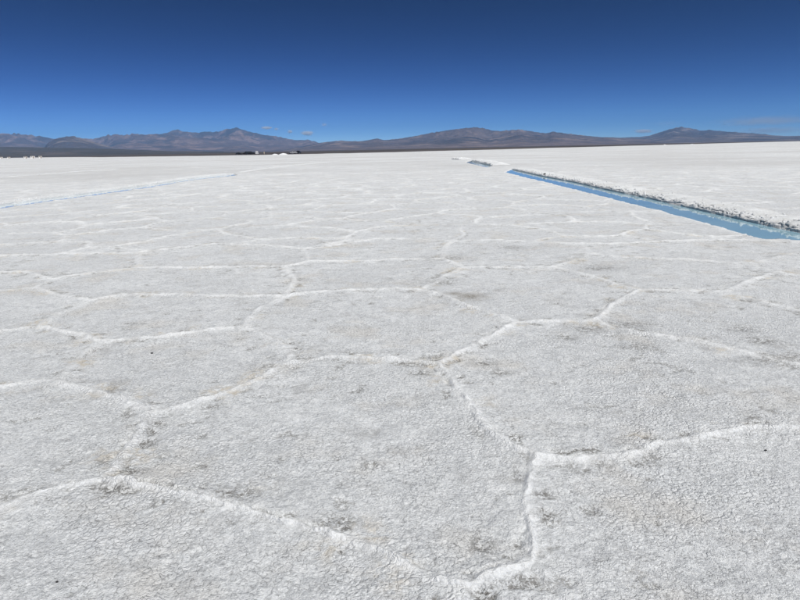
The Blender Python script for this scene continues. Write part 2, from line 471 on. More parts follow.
R = np.vstack([np.repeat(rr[:, None], NCOL, 1), rr[-1] + (S - rr[-1])[None, :] * frac[:, None]])
NROW = R.shape[0]
AZ = np.repeat(cols[None, :], NROW, 0)
# break the ring pattern a little
X, Y = (R * np.sin(AZ)).ravel(), (R * np.cos(AZ)).ravel()
Rf = R.ravel()
spacing = Rf * 0.0031 * (1 + Rf / 26.0)
def keep(wave):                       # fade a wavelength out where the grid is too coarse for it
    return 1 - sstep(0.22, 0.5, spacing / wave)

WX = X + 0.030 * fbm(X * 3.1, Y * 3.1, 3, 1) + 0.016 * noise(X * 14, Y * 14, 2) + 0.005 * noise(X * 37, Y * 37, 6)
WY = Y + 0.030 * fbm(X * 3.1 + 9, Y * 3.1, 3, 3) + 0.016 * noise(X * 14, Y * 14 + 7, 4) + 0.005 * noise(X * 37, Y * 37, 8)
cell = np.full(X.shape, -1, np.int32)
for k, poly in enumerate(FACES):
    lo, hi = poly.min(0), poly.max(0)
    idx = np.nonzero((WX >= lo[0]) & (WX <= hi[0]) & (WY >= lo[1]) & (WY <= hi[1]))[0]
    cell[idx[inside_poly(WX[idx], WY[idx], poly)]] = k
dist = np.full(X.shape, 9.0); edge = np.full(X.shape, -1, np.int32); side = np.zeros(X.shape)
for k, pl in enumerate(EP):
    lo, hi = pl.min(0) - 0.7, pl.max(0) + 0.7
    idx = np.nonzero((WX >= lo[0]) & (WX <= hi[0]) & (WY >= lo[1]) & (WY <= hi[1]))[0]
    dd, cx_, cy_ = nearest_on(WX[idx], WY[idx], pl)
    nrm_ = pl[-1] - pl[0]; nrm_ = np.array([-nrm_[1], nrm_[0]]); nrm_ *= np.sign(nrm_ @ np.array([-0.45, 1.0])) / np.linalg.norm(nrm_)
    better = dd < dist[idx]
    dist[idx[better]] = dd[better]; edge[idx[better]] = k
    side[idx[better]] = (((WX[idx] - cx_) * nrm_[0] + (WY[idx] - cy_) * nrm_[1]))[better]
# outside the traced net: rims of jittered cells, 1.9 m apart
out = np.nonzero((cell < 0) & (Rf < 64))[0]
gx, gy = WX[out] / 1.95 + 0.25 * noise(X[out] * 0.6, Y[out] * 0.6, 70), WY[out] / 1.95 + 0.25 * noise(X[out] * 0.6, Y[out] * 0.6, 71)
ix, iy = np.floor(gx), np.floor(gy)
b1 = np.full(gx.shape, 99.0); b2 = np.full(gx.shape, 99.0)
s1x = np.zeros(gx.shape); s1y = np.zeros(gx.shape); s2x = np.zeros(gx.shape); s2y = np.zeros(gx.shape)
for dx in (-2, -1, 0, 1, 2):
    for dy in (-2, -1, 0, 1, 2):
        cx, cy = ix + dx, iy + dy
        qx = cx + 0.5 * (cy % 2) + 0.62 * (rnd2(cx, cy, 41) - 0.5); qy = cy + 0.62 * (rnd2(cx, cy, 42) - 0.5)
        q = (gx - qx) ** 2 + (gy - qy) ** 2
        c1 = q < b1; c2 = (~c1) & (q < b2)
        b2 = np.where(c1, b1, np.where(c2, q, b2)); s2x = np.where(c1, s1x, np.where(c2, qx, s2x)); s2y = np.where(c1, s1y, np.where(c2, qy, s2y))
        b1 = np.where(c1, q, b1); s1x = np.where(c1, qx, s1x); s1y = np.where(c1, qy, s1y)
vd = (b2 - b1) / (2 * np.sqrt((s1x - s2x) ** 2 + (s1y - s2y) ** 2) + 1e-6) * 1.95
dist[out] = np.minimum(dist[out], vd)

strength = np.clip(0.84 + 0.6 * fbm(X * 1.1, Y * 1.1, 3, 21) + 0.75 * fbm(X * 6, Y * 6, 3, 22), 0.05, 1.2)
ef = np.array([FAINT.get((a, b), 1.0) for a, b, _ in EDGES] + [1.0])
efv = ef[edge]
strength = strength * np.where(cell >= 0, efv, 1.0)
strength = np.where(cell < 0, strength * np.clip(0.95 + 1.1 * fbm(X * 0.35, Y * 0.35, 3, 23), 0.1, 1.1), strength)
wid = 0.0195 * np.where(cell >= 0, 1.0 + 0.8 * (1 - efv), 1.0) * (1 + 0.9 * fbm(X * 2.3, Y * 2.3, 3, 25)) * (1 + np.clip(Rf - 4, 0, 40) * 0.028)
wid = np.sqrt(wid ** 2 + (0.62 * spacing * (Rf > 5)) ** 2)
prof = np.exp(-(dist / wid) ** 2)
nearfade = 1 - sstep(30, 60, Rf)
H = prof * strength * 0.016 * nearfade
H += 0.010 * np.exp(-(dist / 0.16) ** 2) * nearfade * strength           # plates tilt up towards their rims
ridge0 = np.exp(-(dist / 0.05) ** 2) * nearfade
lump = keep(0.045) * (0.35 + 0.65 * np.clip(0.5 + fbm(X * 1.7, Y * 1.7, 3, 31), 0, 1))
knob = 0.62 - np.minimum(cells(X / 0.040 + 0.4 * noise(X * 9, Y * 9, 33), Y / 0.040, 34), 0.9)
H += (0.0042 + 0.004 * ridge0) * knob * lump
H += 0.012 * fbm(X * 0.7, Y * 0.7, 3, 35) * keep(1.4)
H += 0.010 * fbm(X * 4.5, Y * 4.5, 3, 36) * keep(0.22)
H += 0.004 * fbm(X * 21, Y * 21, 2, 37) * keep(0.05)
groove = np.exp(-((dist - 0.030 - 0.25 * wid) / 0.011) ** 2) * (side > 0) * sstep(0.05, 0.35, fbm(X * 2.4, Y * 2.4, 3, 57)) * (cell >= 0) * np.clip(strength * 1.3, 0, 1)
H -= 0.012 * groove * keep(0.06)
# dark rough pits, mostly beside the rims
band = np.exp(-((dist - 0.075) / 0.06) ** 2)
pn = fbm(X * 5.2, Y * 7.0, 3, 51)
pb = fbm(X * 0.8, Y * 0.8, 2, 52)
dirt_shade = sstep(0.10, 0.34, pn + 0.30 * pb) * np.clip(band, 0.0, 1) * 0.95
dirt_shade = np.maximum(dirt_shade, 0.6 * sstep(0.38, 0.54, pn + 0.4 * pb))
dirt_shade = np.maximum(dirt_shade, 0.8 * groove)  # shade in the groove behind each rim, painted into the colour
stain = sstep(0.12, 0.45, fbm(X * 2.2, Y * 2.2, 3, 53)) * np.exp(-((dist - 0.07) / 0.10) ** 2)
mud = np.zeros(X.shape)
SPOTS = [(106, 462, .05, .030), (480, 433, .05, .035), (482, 546, .055, .040), (470, 296, .16, .06), (455, 294, .10, .04), (322, 527, .07, .03),
    (345, 520, .05, .02), (775, 361, .22, .06), (790, 357, .18, .05), (765, 341, .15, .05), (742, 329, .14, .05), (624, 325, .20, .07), (600, 268, .25, .09),
    (640, 347, .14, .04), (566, 337, .10, .04), (590, 328, .16, .05), (484, 362, .10, .04), (500, 372, .07, .03), (420, 373, .08, .03), (210, 408, .06, .03), (600, 463, .06, .025),
    (571, 467, .05, .025), (645, 455, .06, .025), (755, 421, .07, .035), (128, 416, .05, .03), (12, 497, .12, .018), (30, 491, .12, .015), (242, 494, .10, .03), (520, 478, .05, .03), (525, 455, .05, .03), (444, 258, .3, .1), (440, 282, .2, .07), (512, 247, .2, .08)]  # dirt spots, and some shade behind the rims painted as dark spots
for k, (px, py, rx, ry) in enumerate(SPOTS):
    c = gp(px, py)
    q = ((X - c[0]) / rx) ** 2 + ((Y - c[1]) / (ry * 2.2)) ** 2
    idx = np.nonzero(q < 9)[0]
    v = 0.8 * np.exp(-q[idx] * (0.9 + 0.5 * noise(X[idx] * 9, Y[idx] * 9, 61)))
    (mud if k in (3, 4) else dirt_shade)[idx] = np.maximum((mud if k in (3, 4) else dirt_shade)[idx], v)
H -= 0.014 * dirt_shade * keep(0.12) * (0.6 + 0.4 * noise(X * 30, Y * 30, 55))
# one ring-shaped blister
c = gp(371, 466); q = np.hypot(X - c[0], (Y - c[1]))
idx = np.nonzero(q < 0.2)[0]
H[idx] += 0.010 * np.exp(-((q[idx] - 0.040) / 0.009) ** 2) - 0.012 * np.exp(-(q[idx] / 0.028) ** 2)
dirt_shade[idx] = np.maximum(dirt_shade[idx], 0.9 * np.exp(-((q[idx] - 0.030) / 0.010) ** 2))  # shade inside the blister ring, painted as a dark band
# pools
rim = np.zeros(X.shape)
for near, farp in POOLS:
    poly = np.vstack([near, farp[::-1]])
    lo, hi = poly.min(0) - 2, poly.max(0) + 2
    idx = np.nonzero((X >= lo[0]) & (X <= hi[0]) & (Y >= lo[1]) & (Y <= hi[1]))[0]
    x_, y_ = X[idx] + 0.06 * fbm(X[idx] * 1.3, Y[idx] * 1.3, 3, 81), Y[idx] + 0.11 * fbm(X[idx] * 1.3 + 4, Y[idx] * 1.3, 3, 82)
    ins = inside_poly(x_, y_, poly)
    dn = dist_polyline(x_, y_, near)
    da = dist_polyline(x_, y_, np.vstack([poly, poly[:1]]))
    H[idx] = np.where(ins, -0.03 - 0.30 * sstep(0.0, 0.12, da), H[idx] + 0.008 * np.exp(-(dn / 0.16) ** 2))
    rim[idx] = np.maximum(rim[idx], np.where(ins, 1.0, np.exp(-(dn / 0.13) ** 2) * (0.6 + 0.6 * noise(X[idx] * 2, Y[idx] * 2, 83))))
    dirt_shade[idx] *= np.where(ins, 0, 1)
ridge = np.clip(np.maximum((np.exp(-(dist / (wid * 1.3)) ** 2) * 0.9 + 0.42 * np.clip(0.6 + 1.6 * fbm(X * 5, Y * 5, 3, 58), 0, 1.3) * np.exp(-(dist / 0.085) ** 2)) * np.clip(strength, 0, 1) * nearfade, rim), 0, 1)
far = sstep(26, 52, Rf)
for a in (dirt_shade, stain): a *= np.clip(1 - sstep(35, 60, Rf), 0, 1)
Z = H * np.where(Rf > 64, 0.3, 1.0)

ii = np.arange(NROW * NCOL).reshape(NROW, NCOL)
Q = np.stack([ii[:-1, :-1], ii[:-1, 1:], ii[1:, 1:], ii[1:, :-1]], -1).reshape(-1, 4)[:, ::-1]
P = np.stack([X, Y, Z], 1)
# vertex normals over the whole sheet, so plates and rims join without a seam
fn = np.cross(P[Q[:, 2]] - P[Q[:, 0]], P[Q[:, 3]] - P[Q[:, 1]])
VN = np.zeros_like(P)
for k in range(4):
    for ax in range(3): VN[:, ax] += np.bincount(Q[:, k], fn[:, ax], len(P))
VN /= np.linalg.norm(VN, axis=1, keepdims=True) + 1e-12
if VN[:, 2].mean() < 0: VN, Q = -VN, Q[:, ::-1]

qc, qe, qd = cell[Q[:, 0]], edge[Q[:, 0]], dist[Q[:, 0]]
is_ridge = (qc >= 0) & (qd < 0.062)
key = np.full(len(Q), -1, np.int32)
key[qc >= 0] = qc[qc >= 0]
key[is_ridge] = 1000 + qe[is_ridge]
ATT = dict(ridge=ridge, dirt_shade=dirt_shade, stain=stain, mud=mud, far=far)
def piece(name, sel, parent=None):
    q = Q[sel]
    u, inv = np.unique(q, return_inverse=True)
    return mesh_np(name, P[u], inv.reshape(-1, 4), SALT, parent, VN[u], {k: v[u] for k, v in ATT.items()})
flat = tag(piece('salt_flat', key == -1), 'flat white salt crust reaching to the distant shore', kind='structure')
order = np.argsort(key, kind='stable'); ks = key[order]
for v in np.unique(ks):
    if v < 0: continue
    sel = order[np.searchsorted(ks, v, 'left'):np.searchsorted(ks, v, 'right')]
    if len(sel) < 12: continue
    piece('salt_ridge' if v >= 1000 else 'salt_plate', sel, flat)
# the same flat going on beside and behind the camera, outside the lens
bc = np.linspace(A_HALF, 2 * math.pi - A_HALF, 90)
br = np.concatenate([rr[::40], [rr[-1]], np.geomspace(80, 900, 10)])
br0 = np.concatenate([[0.0], br])
BR, BA = np.meshgrid(br0, bc, indexing='ij')
jj = np.arange(BR.size).reshape(BR.shape)
bq = np.stack([jj[:-1, :-1], jj[1:, :-1], jj[1:, 1:], jj[:-1, 1:]], -1).reshape(-1, 4)
bco = np.stack([BR * np.sin(BA), BR * np.cos(BA), -0.012 + 0 * BR], -1).reshape(-1, 3)
zero = np.zeros(len(bco))
mesh_np('salt_crust', bco, bq[:, ::-1], SALT, flat, None, dict(ridge=zero, dirt_shade=zero, stain=zero, mud=zero, far=zero + 1))
ca = np.linspace(-A_HALF, A_HALF, 60)
cco = np.vstack([[[0, 0, -0.012]], np.stack([0.97 * np.sin(ca), 0.97 * np.cos(ca), -0.012 + 0 * ca], 1)])
ct = np.array([[0, i + 1, i] for i in range(1, 60)])
zero = np.zeros(len(cco))
mesh_np('salt_crust', cco, ct, SALT, flat, None, dict(ridge=zero, dirt_shade=zero, stain=zero, mud=zero, far=zero))

# ------------------------------------------------------------------ brine and the banks of dug-out salt behind it
POOL_LABEL = ['long blue brine canal on the right', 'short dark pool beyond the end of the blue canal', 'narrow pale canal on the left']
BANK_LABEL = ['tall lumpy white salt bank behind the blue canal', 'low salt bank behind the short far pool', 'grey rubbly salt bank behind the narrow left canal',
    'faint thin salt bank in the middle distance left of centre', 'faint dark salt bank far off on the left', 'tiny dark bank of the farthest pool']
for k, (near, farp) in enumerate(POOLS):
    L = 60
    def resample(pl, n):
        s = np.concatenate([[0], np.cumsum(np.hypot(*np.diff(pl, axis=0).T))])
        t = np.linspace(0, s[-1], n)
        return np.stack([np.interp(t, s, pl[:, 0]), np.interp(t, s, pl[:, 1])], 1)
    a, b = resample(near, L), resample(farp, L)
    cdir = b - a
    cdir /= np.linalg.norm(cdir, axis=1, keepdims=True) + 1e-9
    a2, b2_ = a - cdir * 0.35, b + cdir * 0.45
    co = np.array([[*(a2[i] * (1 - t) + b2_[i] * t), WATER_Z] for i in range(L) for t in (0, .25, .5, .75, 1)])
    g = np.arange(L * 5).reshape(L, 5)
    q = np.stack([g[:-1, :-1], g[1:, :-1], g[1:, 1:], g[:-1, 1:]], -1).reshape(-1, 4)
    nz = np.cross(co[q[0, 2]] - co[q[0, 0]], co[q[0, 3]] - co[q[0, 1]])[2]
    tag(mesh_np('water', co, q if nz > 0 else q[:, ::-1], PALE_WATER if k == 2 else WATER), POOL_LABEL[k], kind='structure')

def bank(line, height, width, label, res, lumps, lump_r, seed, cut=1.0):
    """a heaped bank: steep ragged face towards the camera, long slope behind; loose lumps along its crest"""
    s = np.concatenate([[0], np.cumsum(np.hypot(*np.diff(line, axis=0).T))])
    n = max(8, int(s[-1] / res))
    t = np.linspace(0, s[-1], n)
    c = np.stack([np.interp(t, s, line[:, 0]), np.interp(t, s, line[:, 1])], 1)
    tg = np.gradient(c, axis=0); tg /= np.linalg.norm(tg, axis=1, keepdims=True)
    nr = np.stack([-tg[:, 1], tg[:, 0]], 1)
    flip = np.sign(np.sum(nr * c, 1).mean()); nr *= flip              # away from the camera
    prof = [(-0.10, -0.45), (-0.03, -0.2), (0.0, -0.06), (0.0, 0.0), (0.006, .1), (0.012, .2), (0.02, .3), (0.03, .4), (.045, .5), (.07, .58), (.12, .67), (.19, .78), (.28, .9), (.38, .98), (.48, 1.0), (.58, .86), (.7, .55), (.85, .13), (1.0, -0.04), (1.06, -.12)]
    m_ = len(prof)
    U = np.repeat(np.array([p[0] for p in prof])[None, :], n, 0); V = np.repeat(np.array([p[1] for p in prof])[None, :], n, 0)
    T = np.repeat(t[:, None], m_, 1)
    taper = np.clip(np.minimum(T, s[-1] - T) / (width * 0.8), 0.05, 1)
    hh = height * (0.85 + 0.95 * fbm(T / (height * 6), T * 0 + seed, 4, seed)) * taper
    Zb = np.where(V > 0, V * hh, V * 0.5)
    ox = U * width * (0.85 + 0.35 * fbm(T / (height * 9), T * 0 + seed + 3, 3, seed + 1))
    face = np.exp(-((V - 0.45) / 0.4) ** 2)
    k1 = 1 / (height * 0.55)
    lumpy = 0.62 - np.minimum(cells(T * k1 + seed, (U * width + V * height * 1.4) * k1, seed + 2), 1.0)
    cave = sstep(0.0, 0.25, fbm(T / (height * 1.3), V * 1.5 + seed + 9, 3, seed + 6)) * np.exp(-((V - 0.30 - 0.3 * noise(T / (height * 5), T * 0 + 2, seed + 8)) / 0.14) ** 2)
    cut *= 0.6
    ox = ox + cut * cave * height * 1.0 - cut * height * 0.14 * np.clip(0.3 + 1.5 * noise(T / (height * 3), T * 0 + 7, seed + 12), 0, 1) * np.exp(-((V - 0.5) / 0.1) ** 2)
    ox = ox + np.abs(lumpy) * height * 0.5 * (0.35 + face)
    Zb = Zb + (V > 0.05) * (lumpy * height * 0.30 + 0.10 * height * noise(T * k1 * 2.4, U * width * k1 * 2.4 + V * 2, seed + 4)) * taper
    co = np.stack([c[:, None, 0] + nr[:, None, 0] * ox, c[:, None, 1] + nr[:, None, 1] * ox, Zb], -1).reshape(-1, 3)
    g = np.arange(n * m_).reshape(n, m_)
    q = np.stack([g[:-1, :-1], g[1:, :-1], g[1:, 1:], g[:-1, 1:]], -1).reshape(-1, 4)
    if flip < 0: q = q[:, ::-1]
    ob = tag(mesh_np('salt_bank', co, q[:, ::-1] if flip > 0 else q, RUBBLE), label, kind='structure')
    # loose lumps
    base = bmesh.new(); bmesh.ops.create_icosphere(base, subdivisions=1, radius=1.0)
    bv = np.array([v.co[:] for v in base.verts]); bf = np.array([[v.index for v in f.verts] for f in base.faces]); base.free()
    r_ = np.random.default_rng(seed)
    vs, fs = [], []
    for i in range(lumps):
        j = r_.integers(1, n - 1); f = r_.choice([r_.uniform(0.0, .22), r_.uniform(0.1, 1.0)], p=[.65, .35])
        kk = int(np.argmin(abs(np.array([p[0] for p in prof])[3:] - f))) + 3 if f > 0.05 else r_.integers(4, 11)
        ctr = co[j * m_ + kk]
        rad = lump_r * r_.uniform(.4, 1.25) * (1.0 if f < .3 else .6)
        v = bv * (rad * r_.uniform(.6, 1.3, 3)) * (1 + r_.uniform(-.22, .22, (len(bv), 1)))
        a = r_.uniform(0, 6.28)
        v = np.stack([v[:, 0] * math.cos(a) - v[:, 1] * math.sin(a), v[:, 0] * math.sin(a) + v[:, 1] * math.cos(a), v[:, 2]], 1)
        vs.append(v + ctr + [nr[j, 0] * rad * .8, nr[j, 1] * rad * .8, -rad * .15]); fs.append(bf + 12 * 0 + i * len(bv))
    if lumps:
        lo = mesh_np('salt_rubble', np.vstack(vs), np.vstack(fs), RUBBLE, ob, smooth=False)
        tag(lo, kind='stuff')
    return ob
bank(POOLS[0][1], 0.11, 1.5, BANK_LABEL[0], 0.045, 800, 0.045, 3)
bank(POOLS[1][1], 0.24, 2.2, BANK_LABEL[1], 0.10, 90, 0.08, 13)
bank(POOLS[2][1], 0.06, 1.2, BANK_LABEL[2], 0.06, 600, 0.045, 23, 0.7)
bank(pts([(330, 162.3), (300, 164.7), (270, 168.2), (243, 172.2)]), 0.05, 0.9, BANK_LABEL[3], 0.15, 110, 0.05, 33)
bank(pts([(120, 169.3), (90, 170.8), (60, 173.2), (20, 176.4), (0, 177.6), (-60, 182)]), 0.05, 0.8, BANK_LABEL[4], 0.15, 110, 0.05, 43)
bank(pts([(450, 159.2), (459, 160.0)]), 0.28, 2.5, BANK_LABEL[5], 0.15, 40, 0.14, 53)

# ------------------------------------------------------------------ desert plain and mountains
PLAIN = rock_material('desert scrub plain', (0.075, 0.07, 0.072), (0.105, 0.098, 0.10), (0.14, 0.125, 0.12), 1)
R_END = 25900.0
pa = np.linspace(-math.pi, math.pi, 145)
pr = np.concatenate([[150.0], np.geomspace(250, R_END, 26)])
PR, PA = np.meshgrid(pr, pa, indexing='ij')
jj = np.arange(PR.size).reshape(PR.shape)
q = np.stack([jj[:-1, :-1], jj[1:, :-1], jj[1:, 1:], jj[:-1, 1:]], -1).reshape(-1, 4)
tag(mesh_np('desert_plain', np.stack([PR * np.sin(PA), PR * np.cos(PA), -0.06 + 0 * PR], -1).reshape(-1, 3), q[:, ::-1], PLAIN),
    'brown desert plain beyond the salt shore', kind='structure')

def mountain(name, label, sky_px, r0, rc, rb, mat, seed, foot=0.0, rough=1.0, rows=84, dcol=0.0012):
    ae = [az_el(x, y) for x, y in sky_px]
    az = np.array([a for a, e in ae]); el = np.array([max(e, 1e-4) for a, e in ae])
    cc = np.arange(az[0], az[-1], dcol)
    tgt = np.interp(cc, az, el)
    k = np.ones(5) / 5
    tgt = np.convolve(np.pad(tgt, 2, mode='edge'), k, 'valid')
    rws = np.concatenate([np.linspace(r0, rc, int(rows * .72)), np.linspace(rc, rb, int(rows * .28) + 1)[1:]])
    RR, AA = np.meshgrid(rws, cc, indexing='ij')
    x, y = RR * np.sin(AA), RR * np.cos(AA)
    wob = 0.16 * fbm(x / 5200.0, y / 5200.0, 3, seed + 7)
    t = np.clip((RR - r0) / (rc - r0) + wob * sstep(r0, rc, RR), 0, None)
    up = np.clip(t, 0, 1)
    shp = 0.06 * np.minimum(up / 0.25, 1) + 0.94 * sstep(0.12, 1.0, up) ** 1.15
    back = 1 - np.clip((t - 1) / ((rb - rc) / (rc - r0)), 0, 1)
    shp = np.where(t > 1, back, shp)
    rg = np.zeros_like(x); amp, w = 1.0, 3600.0
    wx, wy = x + 700 * fbm(x / 2500, y / 2500, 3, seed), y + 700 * fbm(x / 2500, y / 2500, 3, seed + 1)
    tot = 0
    prev = 1.0
    for o in range(6):
        nn = 1 - np.abs(noise(wx / w + seed, wy / w, seed + 20 + o)) * 1.3
        nn = np.clip(nn, 0, 1) ** 2
        rg += amp * nn * prev; tot += amp
        prev = np.clip(nn * 1.4, 0.25, 1); amp *= 0.55; w *= 0.47
    rg /= tot
    h = tgt[None, :] * RR * 0.8 * shp * (1 - 0.85 * rough * (0.55 - rg) * (0.35 + 0.65 * shp))
    h = np.maximum(h, 0)
    mx = (h / RR).max(0)
    win = 9
    mx = np.convolve(np.pad(mx, win // 2, mode='edge'), np.ones(win) / win, 'valid')
    h = h * (tgt / np.maximum(mx, 1e-6))[None, :]
    h = h + foot * sstep(0, 0.3, up) - 2.0 * (RR <= r0)
    jj = np.arange(RR.size).reshape(RR.shape)
    q = np.stack([jj[:-1, :-1], jj[1:, :-1], jj[1:, 1:], jj[:-1, 1:]], -1).reshape(-1, 4)
    return tag(mesh_np(name, np.stack([x, y, h], -1).reshape(-1, 3), q[:, ::-1], mat), label, kind='structure')

ROSY = rock_material('rosy mountain rock', (0.085, 0.07, 0.067), (0.18, 0.13, 0.115), (0.34, 0.24, 0.205), 3, 800)
DARK = rock_material('dark mountain rock', (0.07, 0.06, 0.06), (0.16, 0.125, 0.118), (0.30, 0.23, 0.20), 5)
DARK2 = rock_material('violet mountain rock', (0.075, 0.067, 0.072), (0.14, 0.122, 0.125), (0.28, 0.235, 0.215), 8)
FAN = rock_material('olive gravel fan', (0.060, 0.056, 0.046), (0.09, 0.08, 0.066), (0.14, 0.118, 0.10), 9)
LEFT = [(-420, 146), (-300, 140), (-180, 137), (-90, 138), (-40, 134), (0, 133.5), (15, 133.5), (30, 135), (45, 137), (53, 138.6), (62, 138), (80, 138.2), (88, 138.7), (95, 138.4), (105, 136), (115, 134),
    (125, 135), (135, 133.5), (145, 134.5), (155, 134), (165, 133.4), (170, 131.5), (175, 129.6), (182, 131), (190, 132), (197, 132.5), (205, 131.6), (215, 132), (220, 131), (227, 129),
    (235, 127.9), (240, 128.5), (247, 131), (255, 133), (265, 135), (275, 136), (285, 138), (295, 140), (303, 140), (308, 139.6), (315, 141.5), (322, 143.5), (340, 147), (360, 149.2), (380, 149.3)]
MID = [(240, 152.2), (270, 150.5), (285, 149), (300, 146.8), (313, 144), (325, 142), (340, 140.5), (350, 141), (362, 141), (370, 139.6), (377, 138.5), (385, 140), (400, 138.5), (415, 136), (430, 133), (445, 130.6),
    (455, 129.2), (465, 128), (475, 127.1), (480, 127.5), (490, 130), (500, 131), (510, 130), (520, 129.4), (530, 131), (540, 132.6), (547, 133), (553, 131.5), (560, 132.6), (575, 134.4), (590, 136), (600, 137), (612, 137.2), (622, 138), (640, 139), (680, 141), (700, 142.3)]
RIGHT = [(560, 145.4), (590, 140), (610, 137.4), (622, 137.6), (632, 137), (640, 137), (650, 135.4), (660, 132.2), (668, 129.6), (676, 127.5), (682, 127), (690, 128), (700, 130.4), (710, 130), (720, 131), (735, 132), (750, 133), (765, 134),
    (775, 135.4), (790, 136), (800, 135.6), (830, 134), (880, 133), (960, 130), (1080, 127), (1250, 126)]
HILL = [(38, 155), (48, 143), (55, 139.2), (63, 137), (72, 136.1), (80, 137.6), (88, 140), (98, 143), (112, 147), (130, 151), (150, 154)]
FANL = [(-420, 160), (-250, 152), (-100, 147.5), (0, 146.6), (40, 147.2), (80, 147.8), (120, 149), (170, 150.8), (220, 151.4), (260, 151.6)]
mountain('mountain_range', 'rosy purple mountain range with the highest peaks on the left horizon', LEFT, 11000, 21500, 25500, ROSY, 101)
mountain('mountain_range', 'broad dark mountain with a long rounded ridge at the centre of the horizon', MID, 7000, 13500, 17000, DARK, 202)
mountain('mountain_range', 'dark violet single-peaked mountain on the right horizon', RIGHT, 8000, 15500, 19000, DARK2, 303)
mountain('hill', 'small bluish dark hill in front of the left range', HILL, 9500, 12000, 13500, DARK2, 404, rows=50)
mountain('alluvial_fan', 'dark olive gravel slope at the foot of the left range', FANL, 3500, 8200, 10800, FAN, 505, rough=0.25, rows=50)

# ------------------------------------------------------------------ far vehicles, people, huts and heaps on the shore
def place(px, py_base):
    p = gp(px, py_base); return (p[0], p[1], 0.0), math.atan2(p[0], p[1])
GLASS = simple('dark glass', (0.03, 0.035, 0.04), 0.1, 0, 0.05)
TYRE = simple('tyre rubber', (0.02, 0.02, 0.02), 0.85)
HUB = simple('wheel steel', (0.35, 0.35, 0.36), 0.4, 0.7)
def prism(bm, prof, y0, y1, inset=0.0, top=1.0):
    """side profile (x,z) swept across the width, upper part drawn in"""
    vs = []
    for y, s in ((y0, 1), (y1, -1)):
        vs.append([bm.verts.new((x, y + s * inset * max(0, (z - top)) , z)) for x, z in prof])
    a, b = vs
    bm.faces.new(a[::-1]); bm.faces.new(b)
    for i in range(len(prof)):
        j = (i + 1) % len(prof)
        bm.faces.new((a[i], a[j], b[j], b[i]))
def car(px, py, label, cat, col, kind, turn, group):
    loc, az = place(px, py)
    root = tag(empty('parked_' + kind, loc, -az + turn), label, cat, group)
    paint = simple('paint ' + kind, col, 0.3, 0.0, 0.06, 2.0)
    if kind == 'van':
        L, W, H_, belt = 4.9, 1.9, 2.05, 1.15
        body = [(-L/2, .35), (-L/2, 1.9), (-L/2 + .15, H_), (1.0, H_), (1.55, 1.75), (2.05, 1.12), (L/2 - .05, .95), (L/2, .35)]
        win = [(-L/2 + .2, 1.2), (-L/2 + .22, 1.75), (1.0, 1.78), (1.72, 1.2)]
    elif kind == 'pickup':
        L, W, H_, belt = 5.1, 1.85, 1.8, 1.05
        body = [(-L/2, .45), (-L/2, 1.05), (-.55, 1.05), (-.5, 1.75), (-.3, H_), (.75, H_), (1.3, 1.12), (L/2 - .1, 1.0), (L/2, .45)]
        win = [(-.38, 1.12), (-.3, 1.65), (.7, 1.66), (1.15, 1.12)]
    else:
        L, W, H_, belt = 4.4, 1.78, 1.5, .92
        body = [(-L/2, .32), (-L/2 + .02, .9), (-L/2 + .35, 1.0), (-1.35, H_ - .06), (-.9, H_), (.35, H_), (1.0, .98), (L/2 - .2, .82), (L/2, .32)]
        win = [(-1.55, 1.0), (-1.15, 1.38), (.3, 1.4), (.8, 1.0)]
    bm = bmesh.new(); prism(bm, body, -W/2, W/2, 0.28, belt)
    bmesh.ops.bevel(bm, geom=list(bm.edges), offset=0.05, segments=1, affect='EDGES')
    bm_obj('body', bm, paint, root)
    for s in (-1, 1):
        bm = bmesh.new(); y = s * (W/2 - 0.28 * 0.25 + 0.02)
        prism(bm, win, y - .015, y + .015, 0.0)
        bm_obj('side_window', bm, GLASS, root)
    for sx in (-1, 1):
        for sy in (-1, 1):
            bm = bmesh.new()
            bmesh.ops.create_cone(bm, cap_ends=True, segments=18, radius1=.33, radius2=.33, depth=.22, matrix=Matrix.Translation((sx * L * .31, sy * (W/2 - .06), .33)) @ Matrix.Rotation(math.pi/2, 4, 'X'))
            w = bm_obj('wheel', bm, TYRE, root)
            bm = bmesh.new()
            bmesh.ops.create_cone(bm, cap_ends=True, segments=12, radius1=.2, radius2=.17, depth=.03, matrix=Matrix.Translation((sx * L * .31, sy * (W/2 + .06), .33)) @ Matrix.Rotation(math.pi/2, 4, 'X'))
            bm_obj('hub_cap', bm, HUB, w)
    for s in (-1, 1):
        bm = bmesh.new(); bmesh.ops.create_cube(bm, size=1, matrix=Matrix.Translation((L/2 - .02, s * W * .36, .72)) @ Matrix.Diagonal((.1, .3, .14, 1)))
        bm_obj('headlight', bm, HUB, root)
    return root
BLK = (0.012, 0.012, 0.014)
G = 'vehicles parked on the far salt shore'
car(239.2, 154.95, 'leftmost black car in the dark row parked at the salt edge', 'car', BLK, 'car', 0.05, G)
car(245.0, 154.85, 'black car between the leftmost black car and the black van', 'car', (0.02, 0.015, 0.015), 'car', math.pi, G)
car(249.5, 154.8, 'tall black van rising above the row of black cars', 'van', BLK, 'van', 0.12, G)
car(253.2, 154.65, 'rightmost black car of the dark row, next to the white van', 'car', (0.018, 0.014, 0.016), 'car', 0.0, G)
car(257.2, 154.6, 'white van just right of the dark row of cars', 'van', (0.62, 0.62, 0.62), 'van', 1.5, G)
car(293.0, 153.9, 'pale grey pickup right of the white salt heap', 'pickup', (0.35, 0.35, 0.36), 'pickup', 0.5, G)
car(298.3, 153.75, 'lone dark pickup at the right end of the parked vehicles', 'pickup', BLK, 'pickup', 1.2, G)

